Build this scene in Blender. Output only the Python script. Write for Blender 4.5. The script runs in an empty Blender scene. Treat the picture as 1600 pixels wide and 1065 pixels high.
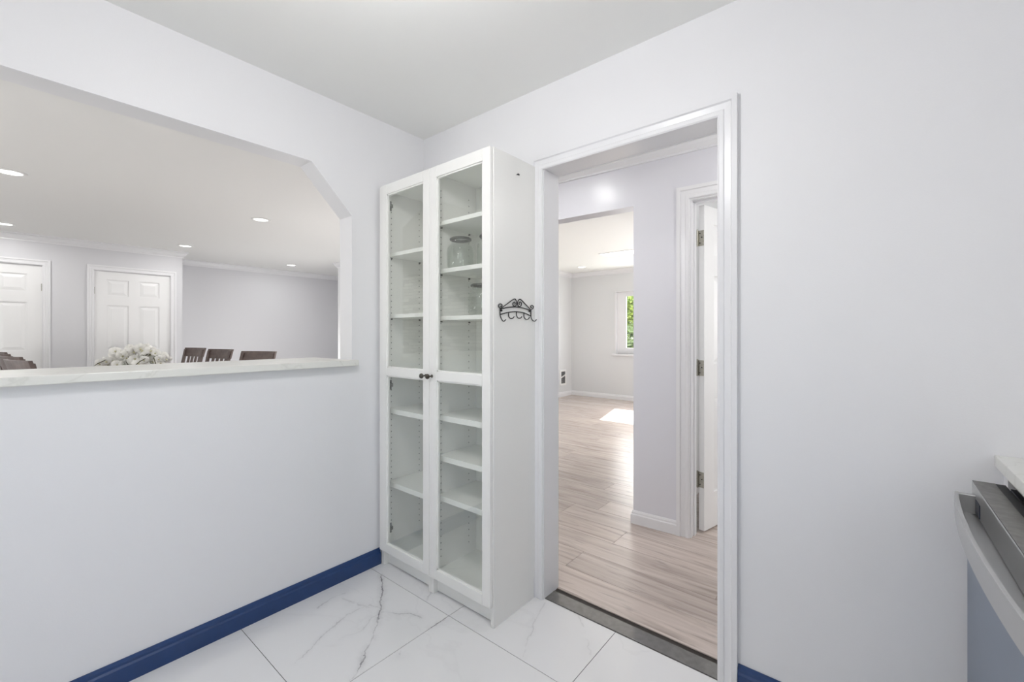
import bpy, math, random
from mathutils import Vector, Matrix
random.seed(7)
R = math.radians
S = bpy.context.scene
COL = S.collection

# ------------------------------------------------------------------ camera, world, sun, lights, exposure
cam_d = bpy.data.cameras.new('camera'); cam = bpy.data.objects.new('camera', cam_d); COL.objects.link(cam)
cam.location = (0, 0, 1.228); cam.rotation_euler = (R(90), 0, R(39.57))
cam_d.sensor_width = 36; cam_d.lens = 15.228; cam_d.shift_y = -0.00632; cam_d.clip_start = 0.02
S.camera = cam

w = bpy.data.worlds.new('world'); S.world = w; w.use_nodes = True
wn = w.node_tree.nodes; wl = w.node_tree.links
sky = wn.new('ShaderNodeTexSky'); sky.sky_type = 'NISHITA'; sky.sun_disc = False
sky.sun_elevation = R(42); sky.sun_rotation = R(-14.6); sky.air_density = 1.0; sky.dust_density = 2.0
wl.new(sky.outputs[0], wn['Background'].inputs[0]); wn['Background'].inputs[1].default_value = 0.85

def lamp(name, kind, loc, energy, color=(1, 1, 1), size=0.2, size_y=None, aim=None, **kw):
    d = bpy.data.lights.new(name, kind); o = bpy.data.objects.new(name, d); COL.objects.link(o)
    o.location = loc; d.energy = energy; d.color = color
    if kind == 'AREA':
        d.size = size
        if size_y: d.shape = 'RECTANGLE'; d.size_y = size_y
        else: d.shape = 'DISK'
    elif kind in ('POINT', 'SPOT'): d.shadow_soft_size = size
    if aim is not None: o.rotation_euler = Vector(aim).to_track_quat('-Z', 'Y').to_euler()
    for k, v in kw.items(): setattr(d, k, v)
    return o

sun = lamp('sun', 'SUN', (0, 0, 8), 22.0, (1, .97, .92), aim=(.279, -1.07, -1)); sun.data.angle = R(0.6)
# kitchen: flush ceiling lamp, plus added fill lights out of view
COOL = (1.0, .99, .99); NEUT = (1.0, .99, .97)
lamp('kitchen_ceiling_lamp', 'AREA', (-.80, .56, 2.300), 3.5, COOL, .15, aim=(0, 0, -1))
lamp('kitchen_ceiling_lamp_glow', 'POINT', (-.86, .50, 2.17), 14, COOL, .04)
lamp('kitchen_front_fill', 'AREA', (-.3, -1.3, 2.30), 3.5, COOL, .24, aim=(0, 0, -1))  # added front fill, disc and point, with no fixture above it
lamp('kitchen_front_fill_point', 'POINT', (-.3, -1.3, 2.12), 4.0, COOL, .12)
lamp('kitchen_side_fill', 'AREA', (.80, -.95, 1.30), 10, COOL, 1.1, .8, aim=(-.6, .2, 1))  # added fill from the right, lifts the left wall and ceiling
# dining room
DL = [(-4.703, 1.742), (-6.849, 1.635), (-7.395, 3.203), (-6.938, .106), (-4.70, .10), (-3.2, -1.0), (-5.6, -1.2), (-6.7, -1.7)]  # the last one is added to brighten the stone wall
for x, y in DL:
    lamp('downlight_lamp', 'AREA', (x, y, 2.362), 4.0, NEUT, .12, aim=(0, 0, -1))
lamp('dining_side_fill', 'AREA', (-3.2, -2.38, 1.1), 32, COOL, 1.8, .9, aim=(-.3, 1, .3))  # added fill for the dining room, no window in this wall
for x, y, e in ((-4.0, 2.9, 31), (-6.5, 2.9, 19), (-5.7, -1.15, 12)):
    lamp('dining_fill_point', 'POINT', (x, y, .80), e, COOL, .25)  # bare points added to lift the dining room, no lamps there
# hall, living room and bedroom
lamp('hall_downlight_lamp', 'AREA', (-1.61, 2.10, 2.385), 4.0, NEUT, .12, aim=(0, 0, -1))
lamp('hall_fill_point', 'POINT', (-.3, 2.15, 2.05), 6, NEUT, .15)  # added hall fill, set apart from the downlight
lamp('living_side_fill', 'AREA', (-1.25, 5.4, 1.25), 28, (.99, .995, 1), 2.4, 1.4, aim=(-1, 0, -.1))  # added fill in front of the blank side wall
lamp('living_far_daylight', 'AREA', (-2.9, 7.5, 1.45), 22, (.99, .995, 1), 1.5, 1.2, aim=(0, -1, 0))
lamp('bedroom_fill', 'AREA', (1.1, 3.7, 1.5), 24, (1, .995, .98), 1.4, 1.2, aim=(-1, -.15, 0))  # added area light that brightens the open hall door

S.view_settings.view_transform = 'Standard'; S.view_settings.look = 'None'
S.view_settings.exposure = 0.0; S.view_settings.gamma = 1.0; S.view_settings.use_curve_mapping = False
try:
    S.cycles.max_bounces = 14; S.cycles.diffuse_bounces = 8; S.cycles.transparent_max_bounces = 24
    S.cycles.use_denoising = True; S.cycles.sample_clamp_indirect = 6
except Exception: pass

# ------------------------------------------------------------------ materials
def nmat(name):
    m = bpy.data.materials.new(name); m.use_nodes = True
    return m, m.node_tree.nodes, m.node_tree.links, m.node_tree.nodes['Principled BSDF']
def srgb(h):
    c = [int(h[i:i+2], 16)/255 for i in (0, 2, 4)]
    return tuple(x/12.92 if x <= .04045 else ((x+.055)/1.055)**2.4 for x in c) + (1,)
def mat(name, col, rough=.5, metal=0, bump=0, bscale=60, vary=0, coat=0, spec=.5):
    m, n, l, p = nmat(name)
    c = srgb(col) if isinstance(col, str) else col
    p.inputs['Base Color'].default_value = c; p.inputs['Roughness'].default_value = rough
    p.inputs['Metallic'].default_value = metal; p.inputs['Coat Weight'].default_value = coat
    p.inputs['Specular IOR Level'].default_value = spec
    tc = n.new('ShaderNodeTexCoord'); ns = n.new('ShaderNodeTexNoise')
    l.new(tc.outputs['Object'], ns.inputs['Vector']); ns.inputs['Scale'].default_value = bscale
    ns.inputs['Detail'].default_value = 4
    if bump:
        b = n.new('ShaderNodeBump'); b.inputs['Strength'].default_value = bump; b.inputs['Distance'].default_value = .002
        l.new(ns.outputs['Fac'], b.inputs['Height']); l.new(b.outputs[0], p.inputs['Normal'])
    if vary:
        r = n.new('ShaderNodeValToRGB'); r.color_ramp.elements[0].position = .3; r.color_ramp.elements[1].position = .7
        r.color_ramp.elements[0].color = tuple(x*(1-vary) for x in c[:3]) + (1,); r.color_ramp.elements[1].color = c
        l.new(ns.outputs['Fac'], r.inputs[0]); l.new(r.outputs[0], p.inputs['Base Color'])
    return m
def thin_glass(name, tint, f0=.04, rough=0.0, edge=.96):
    m, n, l, p = nmat(name); n.remove(p)
    out = n['Material Output']; mx = n.new('ShaderNodeMixShader'); tr = n.new('ShaderNodeBsdfTransparent')
    gl = n.new('ShaderNodeBsdfGlossy'); gl.inputs['Roughness'].default_value = rough; gl.inputs['Color'].default_value = (1, 1, 1, 1)
    tr.inputs['Color'].default_value = tint
    lw = n.new('ShaderNodeLayerWeight'); pw = n.new('ShaderNodeMath'); pw.operation = 'POWER'; pw.inputs[1].default_value = 5
    ma = n.new('ShaderNodeMath'); ma.operation = 'MULTIPLY_ADD'; ma.inputs[1].default_value = edge; ma.inputs[2].default_value = f0
    lw.inputs['Blend'].default_value = .5
    l.new(lw.outputs['Facing'], pw.inputs[0]); l.new(pw.outputs[0], ma.inputs[0]); l.new(ma.outputs[0], mx.inputs[0])
    l.new(tr.outputs[0], mx.inputs[1]); l.new(gl.outputs[0], mx.inputs[2]); l.new(mx.outputs[0], out.inputs['Surface'])
    return m

M = {}
M['wall'] = mat('wall_paint', 'E9E9EB', .42, bump=.10, bscale=220, spec=.35)
M['wall_semi'] = mat('hall_wall_paint', 'DEDEE4', .30, bump=.05, bscale=200, spec=.5)
M['wall_grey'] = mat('dining_wall_paint', 'D8D8DB', .45, bump=.05, bscale=200, spec=.4)
M['wall_living'] = mat('living_wall_paint', 'DDDEDF', .5, bump=.05, bscale=200)
M['ceil'] = mat('ceiling_paint', 'EEEEEC', .7, bump=.05, bscale=200, spec=.2)
M['trim'] = mat('trim_paint', 'E8E8EA', .28, spec=.5)
M['doorw'] = mat('door_paint', 'EFEFEF', .35)
M['blue'] = mat('blue_baseboard_paint', '1F3E70', .30, bump=.08, bscale=30, vary=.12)
M['melamine'] = mat('white_melamine', 'EFEFEC', .32)
M['melamine_in'] = mat('white_foil_board', 'F5F6F2', .38)
M['hole'] = mat('shelf_pin_hole_dark', '5A5C58', .8)
M['glass'] = thin_glass('cabinet_glass', (.984, .990, .984, 1), .055)
M['winglass'] = thin_glass('window_glass', (.97, .98, .975, 1), .03)
M['jar'] = thin_glass('jar_glass', (.955, .965, .958, 1), .05, edge=.8)
M['lid'] = mat('grey_jar_rim', '5F615E', .4, .5)
M['bronze'] = mat('aged_bronze', '5E5A52', .35, .85, vary=.4, bscale=300)
M['iron'] = mat('black_wrought_iron', '2B2B2C', .5, .4)
M['nickel'] = mat('satin_nickel', 'C0BDB2', .32, .9, vary=.3, bscale=120)
M['hingegrey'] = mat('hinge_metal', '8F918C', .35, .85, vary=.5, bscale=200)
M['grout'] = mat('dark_grout', '58585A', .9)
M['steel'] = mat('stainless_steel', 'BEBEBE', .33, .75, bump=.03, bscale=150)
M['steelfront'] = mat('reflection_tinted_steel_front', '7F8A9B', .34, .55, vary=.06, bscale=3)  # blue reflected from the room is put into this base colour
M['steeltop'] = mat('smudged_steel_top', '8A8885', .38, .7, vary=.3, bscale=55)
M['black'] = mat('black_plastic', '222326', .45)
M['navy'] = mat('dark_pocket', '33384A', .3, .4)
M['threshold'] = mat('polished_dark_threshold', '6B6967', .06, vary=.2, bscale=40, coat=1.0)
M['darkwoodstrip'] = mat('dark_strip', '2E2722', .6, vary=.3, bscale=50)
M['chair'] = mat('dark_brown_wood', '6B5C57', .38, vary=.35, bscale=20)
M['table'] = mat('walnut_table', '4A3B35', .35, vary=.3, bscale=14)
M['petal'] = mat('white_petal', 'F4F3EE', .55, vary=.06, bscale=20)
M['lip'] = mat('orchid_centre', 'C9C4A0', .5)
M['stem'] = mat('orchid_stem', '4C4A2C', .5)
M['ceramic'] = mat('white_ceramic', 'ECECEA', .2)
M['leaf'] = mat('tree_leaf', 'C4D072', .6, vary=.5, bscale=1.2)
M['leafdark'] = mat('hedge_leaf', '7F8F5C', .6, vary=.5, bscale=1.5)
M['bark'] = mat('bark', '5A4A3C', .8, bump=.5, bscale=20)
M['lawn'] = mat('lawn', '6F7F4A', .9, vary=.3, bscale=4)
M['plastic'] = mat('white_plastic', 'F0F0EE', .4)
M['grille'] = mat('grey_grille', '8A8C8C', .5, .3)
M['plainfloor'] = mat('underlay', 'C6C4C2', .8)
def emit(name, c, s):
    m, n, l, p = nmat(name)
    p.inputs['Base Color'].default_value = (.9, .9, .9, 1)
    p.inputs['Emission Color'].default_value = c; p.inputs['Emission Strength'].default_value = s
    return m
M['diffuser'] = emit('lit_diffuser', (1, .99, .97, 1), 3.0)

def quartz():
    m, n, l, p = nmat('white_quartz'); p.inputs['Roughness'].default_value = .28
    tc = n.new('ShaderNodeTexCoord'); ns = n.new('ShaderNodeTexNoise'); ns.inputs['Scale'].default_value = 2.2
    ns.inputs['Detail'].default_value = 8; ns.inputs['Distortion'].default_value = 1.5
    r = n.new('ShaderNodeValToRGB'); e = r.color_ramp.elements
    e[0].position = .485; e[0].color = srgb('E4E4DF'); e[1].position = .515; e[1].color = srgb('E4E4DF')
    x = e.new(.5); x.color = srgb('DADAD4')
    l.new(tc.outputs['Object'], ns.inputs['Vector']); l.new(ns.outputs['Fac'], r.inputs[0]); l.new(r.outputs[0], p.inputs['Base Color'])
    return m
M['quartz'] = quartz()

VEINS = [
 (1.0, .0034, [(-1.92, 1.276), (-1.804, 1.204), (-1.68, 1.111), (-1.557, 0.997), (-1.49, 0.911), (-1.434, 0.857), (-1.423, .815)]),
 (.42, .003, [(-1.667, 1.113), (-1.579, 1.176), (-1.494, 1.196)]),
 (.34, .0028, [(-1.694, 1.121), (-1.752, 1.109), (-1.769, 1.002), (-1.708, 0.851), (-1.654, 0.736)]),
 (.28, .003, [(-1.667, 1.097), (-1.671, 1.063), (-1.624, 0.984), (-1.649, 0.907)]),
 (.30, .004, [(-1.152, 1.624), (-1.097, 1.472), (-1.058, 1.381), (-1.021, 1.30)]),
 (.26, .004, [(-0.987, 1.648), (-0.891, 1.55), (-0.829, 1.473)]),
 (.5, .004, [(-1.416, 1.186), (-1.413, 1.263)]),
 (.6, .005, [(-1.39, 1.007), (-1.402, 1.025)]),
 (.35, .006, [(-1.907, 1.056), (-1.79, 1.072), (-1.74, 1.095)]),
 (.30, .006, [(-1.907, 0.946), (-1.932, 1.01), (-1.926, 1.086)]),
 (.35, .005, [(-1.574, 1.29), (-1.609, 1.348), (-1.626, 1.424)]),
]
def marble():
    m, n, l, p = nmat('marble_look_porcelain')
    p.inputs['Roughness'].default_value = .10; p.inputs['Coat Weight'].default_value = .3; p.inputs['Coat Roughness'].default_value = .05
    tc = n.new('ShaderNodeTexCoord')
    def math_(op, a, b=None, c=None):
        q = n.new('ShaderNodeMath'); q.operation = op
        for i, v in enumerate((a, b, c)):
            if v is None: continue
            if isinstance(v, (int, float)): q.inputs[i].default_value = v
            else: l.new(v, q.inputs[i])
        return q.outputs[0]
    def vm(op, a, b=None, out=0):
        q = n.new('ShaderNodeVectorMath'); q.operation = op
        for i, v in enumerate((a, b)):
            if v is None: continue
            if isinstance(v, tuple): q.inputs[i].default_value = v
            else: l.new(v, q.inputs[i])
        return q
    nz = n.new('ShaderNodeTexNoise'); nz.inputs['Scale'].default_value = 16; nz.inputs['Detail'].default_value = 12; nz.inputs['Roughness'].default_value = .65
    l.new(tc.outputs['Object'], nz.inputs['Vector'])
    off = vm('SUBTRACT', nz.outputs['Color'], (.5, .5, .5)).outputs[0]
    sc = n.new('ShaderNodeVectorMath'); sc.operation = 'SCALE'; l.new(off, sc.inputs[0]); sc.inputs[3].default_value = .055
    P = vm('MULTIPLY', vm('ADD', tc.outputs['Object'], sc.outputs[0]).outputs[0], (1, 1, 0)).outputs[0]
    nw = n.new('ShaderNodeTexNoise'); nw.inputs['Scale'].default_value = 13; nw.inputs['Detail'].default_value = 6; l.new(tc.outputs['Object'], nw.inputs['Vector'])
    wvar = math_('MULTIPLY_ADD', nw.outputs['Fac'], 3.6, -1.15)
    total = None
    for stren, wid, pts in VEINS:
        dmin = None
        for a, b in zip(pts[:-1], pts[1:]):
            A = (a[0], a[1], 0); D = (b[0]-a[0], b[1]-a[1], 0); L2 = D[0]**2+D[1]**2
            pa = vm('SUBTRACT', P, A).outputs[0]
            t = vm('DOT_PRODUCT', pa, (D[0]/L2, D[1]/L2, 0)).outputs['Value']
            q = n.new('ShaderNodeClamp'); l.new(t, q.inputs[0])
            s = n.new('ShaderNodeVectorMath'); s.operation = 'SCALE'; s.inputs[0].default_value = D; l.new(q.outputs[0], s.inputs[3])
            d = vm('DISTANCE', pa, s.outputs[0]).outputs['Value']
            dmin = d if dmin is None else math_('MINIMUM', dmin, d)
        k = math_('DIVIDE', dmin, wid)
        core = math_('POWER', 2.718, math_('MULTIPLY', math_('MULTIPLY', k, k), -1.0))
        k2 = math_('DIVIDE', dmin, wid*5)
        halo = math_('MULTIPLY', math_('POWER', 2.718, math_('MULTIPLY', math_('MULTIPLY', k2, k2), -1.0)), .22)
        v = math_('MULTIPLY', math_('MAXIMUM', core, halo), stren)
        total = v if total is None else math_('MAXIMUM', total, v)
    total = math_('MULTIPLY', total, wvar)
    # faint clouding everywhere, a few soft random veins on the other tiles
    nf = n.new('ShaderNodeTexNoise'); nf.inputs['Scale'].default_value = 1.3; nf.inputs['Detail'].default_value = 7; nf.inputs['Distortion'].default_value = .8
    l.new(tc.outputs['Object'], nf.inputs['Vector'])
    rr = math_('ABSOLUTE', math_('SUBTRACT', nf.outputs['Fac'], .5))
    thin = math_('SUBTRACT', 1.0, math_('MINIMUM', math_('DIVIDE', rr, .012), 1.0))
    faint = math_('MULTIPLY', math_('MULTIPLY', thin, nw.outputs['Fac']), .09)
    total = math_('ADD', math_('MAXIMUM', total, 0.0), faint)
    mx = n.new('ShaderNodeMix'); mx.data_type = 'RGBA'; mx.clamp_factor = True
    l.new(total, mx.inputs[0]); mx.inputs[6].default_value = srgb('E8E8E9'); mx.inputs[7].default_value = srgb('77757A')
    l.new(mx.outputs[2], p.inputs['Base Color'])
    return m
M['marble'] = marble()

def plank_mat():
    m, n, l, p = nmat('greige_laminate'); p.inputs['Roughness'].default_value = .27; p.inputs['Specular IOR Level'].default_value = .5
    tc = n.new('ShaderNodeTexCoord'); oi = n.new('ShaderNodeObjectInfo')
    ml = n.new('ShaderNodeMath'); ml.operation = 'MULTIPLY'; ml.inputs[1].default_value = 37.0; l.new(oi.outputs['Random'], ml.inputs[0])
    cb = n.new('ShaderNodeCombineXYZ')
    for i in range(3): l.new(ml.outputs[0], cb.inputs[i])
    ad = n.new('ShaderNodeVectorMath'); ad.operation = 'ADD'; l.new(tc.outputs['Object'], ad.inputs[0]); l.new(cb.outputs[0], ad.inputs[1])
    mp = n.new('ShaderNodeMapping'); mp.inputs['Scale'].default_value = (1.1, 15, 1); l.new(ad.outputs[0], mp.inputs['Vector'])
    ns = n.new('ShaderNodeTexNoise'); ns.inputs['Scale'].default_value = 1.6; ns.inputs['Detail'].default_value = 9; ns.inputs['Distortion'].default_value = 1.0
    l.new(mp.outputs[0], ns.inputs['Vector'])
    r = n.new('ShaderNodeValToRGB'); e = r.color_ramp.elements
    e[0].position = .25; e[0].color = srgb('948880'); e[1].position = .72; e[1].color = srgb('CBBFB8')
    x = e.new(.45); x.color = srgb('B7AAA2')
    l.new(ns.outputs['Fac'], r.inputs[0])
    fine = n.new('ShaderNodeTexNoise'); fine.inputs['Scale'].default_value = 6; fine.inputs['Detail'].default_value = 6
    mp2 = n.new('ShaderNodeMapping'); mp2.inputs['Scale'].default_value = (1, 42, 1); l.new(ad.outputs[0], mp2.inputs['Vector']); l.new(mp2.outputs[0], fine.inputs['Vector'])
    hs = n.new('ShaderNodeHueSaturation')
    v = n.new('ShaderNodeMath'); v.operation = 'MULTIPLY_ADD'; v.inputs[1].default_value = .18; v.inputs[2].default_value = .98; l.new(oi.outputs['Random'], v.inputs[0])
    v2 = n.new('ShaderNodeMath'); v2.operation = 'MULTIPLY_ADD'; v2.inputs[1].default_value = .17; v2.inputs[2].default_value = -.085; l.new(fine.outputs['Fac'], v2.inputs[0])
    v3 = n.new('ShaderNodeMath'); v3.operation = 'ADD'; l.new(v.outputs[0], v3.inputs[0]); l.new(v2.outputs[0], v3.inputs[1])
    mp3 = n.new('ShaderNodeMapping'); mp3.inputs['Scale'].default_value = (1.6, 8, 1); l.new(ad.outputs[0], mp3.inputs['Vector'])
    kn = n.new('ShaderNodeTexNoise'); kn.inputs['Scale'].default_value = 1.4; kn.inputs['Detail'].default_value = 10; kn.inputs['Distortion'].default_value = 2.2; l.new(mp3.outputs[0], kn.inputs['Vector'])
    kr = n.new('ShaderNodeMapRange'); kr.inputs[1].default_value = .60; kr.inputs[2].default_value = .74; kr.inputs[3].default_value = 0; kr.inputs[4].default_value = -.34; l.new(kn.outputs['Fac'], kr.inputs[0])
    v4 = n.new('ShaderNodeMath'); v4.operation = 'ADD'; l.new(v3.outputs[0], v4.inputs[0]); l.new(kr.outputs[0], v4.inputs[1])
    l.new(v4.outputs[0], hs.inputs['Value']); l.new(r.outputs[0], hs.inputs['Color']); l.new(hs.outputs[0], p.inputs['Base Color'])
    b = n.new('ShaderNodeBump'); b.inputs['Strength'].default_value = .08; b.inputs['Distance'].default_value = .001
    l.new(fine.outputs['Fac'], b.inputs['Height']); l.new(b.outputs[0], p.inputs['Normal'])
    return m
M['plank'] = plank_mat()

def stone_mat():
    m, n, l, p = nmat('stacked_stone'); p.inputs['Roughness'].default_value = .8
    tc = n.new('ShaderNodeTexCoord'); mp = n.new('ShaderNodeMapping'); mp.inputs['Rotation'].default_value = (R(90), 0, 0)
    l.new(tc.outputs['Object'], mp.inputs['Vector'])
    br = n.new('ShaderNodeTexBrick'); br.inputs['Scale'].default_value = 1; br.inputs['Brick Width'].default_value = .28
    br.inputs['Row Height'].default_value = .06; br.inputs['Mortar Size'].default_value = .004; br.squash = 1.4; br.squash_frequency = 3
    br.inputs['Color1'].default_value = srgb('F4F2EE'); br.inputs['Color2'].default_value = srgb('6E6A66'); br.inputs['Mortar'].default_value = srgb('55524E')
    l.new(mp.outputs[0], br.inputs['Vector']); l.new(br.outputs['Color'], p.inputs['Base Color'])
    return m
M['stone'] = stone_mat()

# ------------------------------------------------------------------ geometry helpers
OFF = {}
def unit(v): return v / v.length
class MB:
    def __init__(s): s.v = []; s.f = []; s.sm = []
    def add(s, vs, fs, smooth=False):
        b = len(s.v); s.v += [tuple(q) for q in vs]; s.f += [tuple(b+i for i in f) for f in fs]; s.sm += [smooth]*len(fs); return s
    def box(s, x0, x1, y0, y1, z0, z1):
        x0, x1 = min(x0, x1), max(x0, x1); y0, y1 = min(y0, y1), max(y0, y1); z0, z1 = min(z0, z1), max(z0, z1)
        return s.add([(x0, y0, z0), (x1, y0, z0), (x1, y1, z0), (x0, y1, z0), (x0, y0, z1), (x1, y0, z1), (x1, y1, z1), (x0, y1, z1)],
                     [(0, 3, 2, 1), (4, 5, 6, 7), (0, 1, 5, 4), (1, 2, 6, 5), (2, 3, 7, 6), (3, 0, 4, 7)])
    def prism(s, poly, ax, a0, a1):     # poly in the two other axes in order (x,y)/(x,z)/(y,z)
        def P(u, w, a): return (a, u, w) if ax == 'x' else (u, a, w) if ax == 'y' else (u, w, a)
        n = len(poly); vs = [P(u, w, a0) for u, w in poly] + [P(u, w, a1) for u, w in poly]
        area = sum(poly[i][0]*poly[(i+1) % n][1]-poly[(i+1) % n][0]*poly[i][1] for i in range(n))
        flip = (area > 0) ^ (ax == 'y') ^ (a1 < a0)
        fs = [tuple(range(n-1, -1, -1)), tuple(range(n, 2*n))] + [(i, (i+1) % n, n+(i+1) % n, n+i) for i in range(n)]
        if not flip: fs = [tuple(reversed(f)) for f in fs]
        return s.add(vs, fs)
    def cyl(s, p0, p1, r0, r1=None, seg=16, smooth=True):
        p0 = Vector(p0); p1 = Vector(p1); r1 = r0 if r1 is None else r1
        d = unit(p1-p0); a = unit(d.orthogonal()); b = d.cross(a)
        vs = []
        for p, r in ((p0, r0), (p1, r1)):
            vs += [p + (a*math.cos(2*math.pi*i/seg) + b*math.sin(2*math.pi*i/seg))*r for i in range(seg)]
        s.add(vs, [(i, (i+1) % seg, seg+(i+1) % seg, seg+i) for i in range(seg)], smooth)
        return s.add(vs, [tuple(range(seg-1, -1, -1)), tuple(range(seg, 2*seg))])
    def lathe(s, c, prof, seg=32, axis=None):   # prof [(r,z)], open surface of revolution about z (or axis)
        vs = []; c = Vector(c)
        rot = Vector((0, 0, 1)).rotation_difference(Vector(axis)).to_matrix() if axis else Matrix.Identity(3)
        for r, z in prof:
            vs += [c + rot @ Vector((r*math.cos(2*math.pi*i/seg), r*math.sin(2*math.pi*i/seg), z)) for i in range(seg)]
        fs = []
        for k in range(len(prof)-1):
            fs += [(k*seg+i, k*seg+(i+1) % seg, (k+1)*seg+(i+1) % seg, (k+1)*seg+i) for i in range(seg)]
        return s.add(vs, fs, True)
    def tube(s, pts, r, seg=8):
        pts = [Vector(p) for p in pts]; n = len(pts); rings = []; a = None
        for i, p in enumerate(pts):
            d = unit((pts[min(i+1, n-1)] - pts[max(i-1, 0)]))
            a = unit(d.orthogonal()) if a is None else unit(a - d*a.dot(d)); b = d.cross(a)
            rr = r[i] if isinstance(r, (list, tuple)) else r
            rings += [p + (a*math.cos(2*math.pi*k/seg)+b*math.sin(2*math.pi*k/seg))*rr for k in range(seg)]
        fs = [(i*seg+k, i*seg+(k+1) % seg, (i+1)*seg+(k+1) % seg, (i+1)*seg+k) for i in range(n-1) for k in range(seg)]
        s.add(rings, fs, True)
        return s.add([rings[k] for k in range(seg)] + [rings[(n-1)*seg+k] for k in range(seg)], [tuple(range(seg-1, -1, -1)), tuple(range(seg, 2*seg))])
    def sweep(s, path, prof, to3):      # mitred: prof (d,h), d to the left of the path, to3(a,b,h)
        path = [Vector(q) for q in path]; n = len(path); m = len(prof); vs = []
        for i, p in enumerate(path):
            d0 = unit(path[i]-path[i-1]) if i else None; d1 = unit(path[i+1]-path[i]) if i < n-1 else None
            n0 = Vector((-d0.y, d0.x)) if d0 else None; n1 = Vector((-d1.y, d1.x)) if d1 else None
            mv = n1 if n0 is None else n0 if n1 is None else (n0+n1)/(1+n0.dot(n1))
            vs += [to3(p.x+mv.x*d, p.y+mv.y*d, h) for d, h in prof]
        fs = [(i*m+k, i*m+(k+1) % m, (i+1)*m+(k+1) % m, (i+1)*m+k) for i in range(n-1) for k in range(m)]
        fs += [tuple(range(m-1, -1, -1)), tuple((n-1)*m+k for k in range(m))]
        return s.add(vs, fs)
    def xf(s, mtx):
        s.v = [tuple(mtx @ Vector(q)) for q in s.v]; return s
    def build(s, name, m, parent=None, bevel=0, recalc=False, kind=None):
        me = bpy.data.meshes.new(name); o = Vector(OFF.get(parent.name, (0, 0, 0))) if parent else Vector((0, 0, 0))
        me.from_pydata([tuple(Vector(q)-o) for q in s.v], [], s.f); me.materials.append(M[m] if isinstance(m, str) else m)
        for i, p in enumerate(me.polygons): p.use_smooth = s.sm[i]
        if recalc or True:
            import bmesh
            b = bmesh.new(); b.from_mesh(me)
            bmesh.ops.recalc_face_normals(b, faces=b.faces)
            b.to_mesh(me); b.free()
        ob = bpy.data.objects.new(name, me); COL.objects.link(ob)
        if parent: ob.parent = parent; OFF[ob.name] = tuple(o)
        if bevel:
            bv = ob.modifiers.new('bevel', 'BEVEL'); bv.width = bevel; bv.segments = 2; bv.limit_method = 'ANGLE'; bv.angle_limit = R(35)
        if kind: ob['kind'] = kind
        return ob
def thing(name, label, cat, loc=(0, 0, 0), group=None, kind=None):
    o = bpy.data.objects.new(name, None); COL.objects.link(o); o.location = loc; o.empty_display_size = .05
    OFF[o.name] = tuple(loc)
    if kind: o['kind'] = kind
    if label: o['label'] = label
    if cat: o['category'] = cat
    if group: o['group'] = group
    return o
def struct(mb, name, m, **k): return mb.build(name, m, kind='structure', **k)
def smoothpath(pts, sub=5, closed=False):
    P = [Vector(p) for p in pts]; out = []
    for i in range(len(P)-1):
        p0 = P[max(i-1, 0)]; p1 = P[i]; p2 = P[i+1]; p3 = P[min(i+2, len(P)-1)]
        for k in range(sub):
            t = k/sub
            out.append(.5*((2*p1)+(p2-p0)*t+(2*p0-5*p1+4*p2-p3)*t*t+(3*p1-p0-3*p2+p3)*t**3))
    out.append(P[-1]); return out
def dup(root, loc=None, rz=None, label=None):
    r = root.copy(); COL.objects.link(r)
    if loc is not None: r.location = loc
    if rz is not None: r.rotation_euler[2] = rz
    if label: r['label'] = label
    for ch in root.children:
        c = ch.copy(); COL.objects.link(c); c.parent = r
        for g in ch.children:
            d = g.copy(); COL.objects.link(d); d.parent = c
    return r

KZ = 2.38      # kitchen and dining ceiling
HZ = 2.41      # hall ceiling
LZ = 2.46      # living room ceiling
WX = -2.035    # kitchen face of the pass-through wall
WB = -2.150    # its dining face
DY = 1.645     # kitchen face of the doorway wall
DB = 1.760
CROWN = [(0, 0), (0, -.082), (.010, -.082), (.010, -.070), (.018, -.064), (.034, -.048), (.043, -.030), (.046, -.020), (.060, -.015), (.060, 0)]
CASE = [(0, 0), (0, .010), (.005, .014), (.018, .014), (.022, .0105), (.042, .0125), (.046, .019), (.063, .019), (.063, 0)]
BASE = [(0, 0), (.014, 0), (.014, .058), (.009, .064), (.009, .074), (.004, .084), (0, .084)]

# ------------------------------------------------------------------ room shell: kitchen
fl = struct(MB().box(WX, .87, -2.3, 1.652, -.06, -.0015), 'floor', 'grout')
xs = [-2.035, -1.418, -.81, -.2, .41, .87]; ys = [-2.3, -1.767, -1.157, -.547, .063, .673, 1.283, 1.650]
g = .0012
for i in range(len(xs)-1):
    for j in range(len(ys)-1):
        MB().box(xs[i]+(g if i else 0), xs[i+1]-g, ys[j]+g, ys[j+1]-(g if j < 6 else 0), -.0015, 0).build('tile', 'marble', fl)
mb = MB()
mb.prism([(-2.3, 0), (DB, 0), (DB, 1.07), (-2.3, 1.07)], 'x', WB, WX)
mb.prism([(1.181, 1.07), (DB, 1.07), (DB, KZ), (.975, KZ), (.975, 2.048), (1.181, 1.832)], 'x', WB, WX)
mb.prism([(-2.3, 1.07), (-1.45, 1.07), (-1.45, 1.832), (-1.244, 2.048), (-1.244, KZ), (-2.3, KZ)], 'x', WB, WX)
mb.prism([(-1.244, 2.044), (.975, 2.048), (.975, KZ), (-1.244, KZ)], 'x', WB, WX)
struct(mb, 'wall_left', 'wall')
mb = MB()
mb.prism([(WX, 0), (-1.180, 0), (-1.180, 2.008), (-.400, 2.008), (-.400, 0), (1.25, 0), (1.25, KZ+.03), (WX, KZ+.03)], 'y', DY, DB)
struct(mb, 'wall_back', 'wall')
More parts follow.
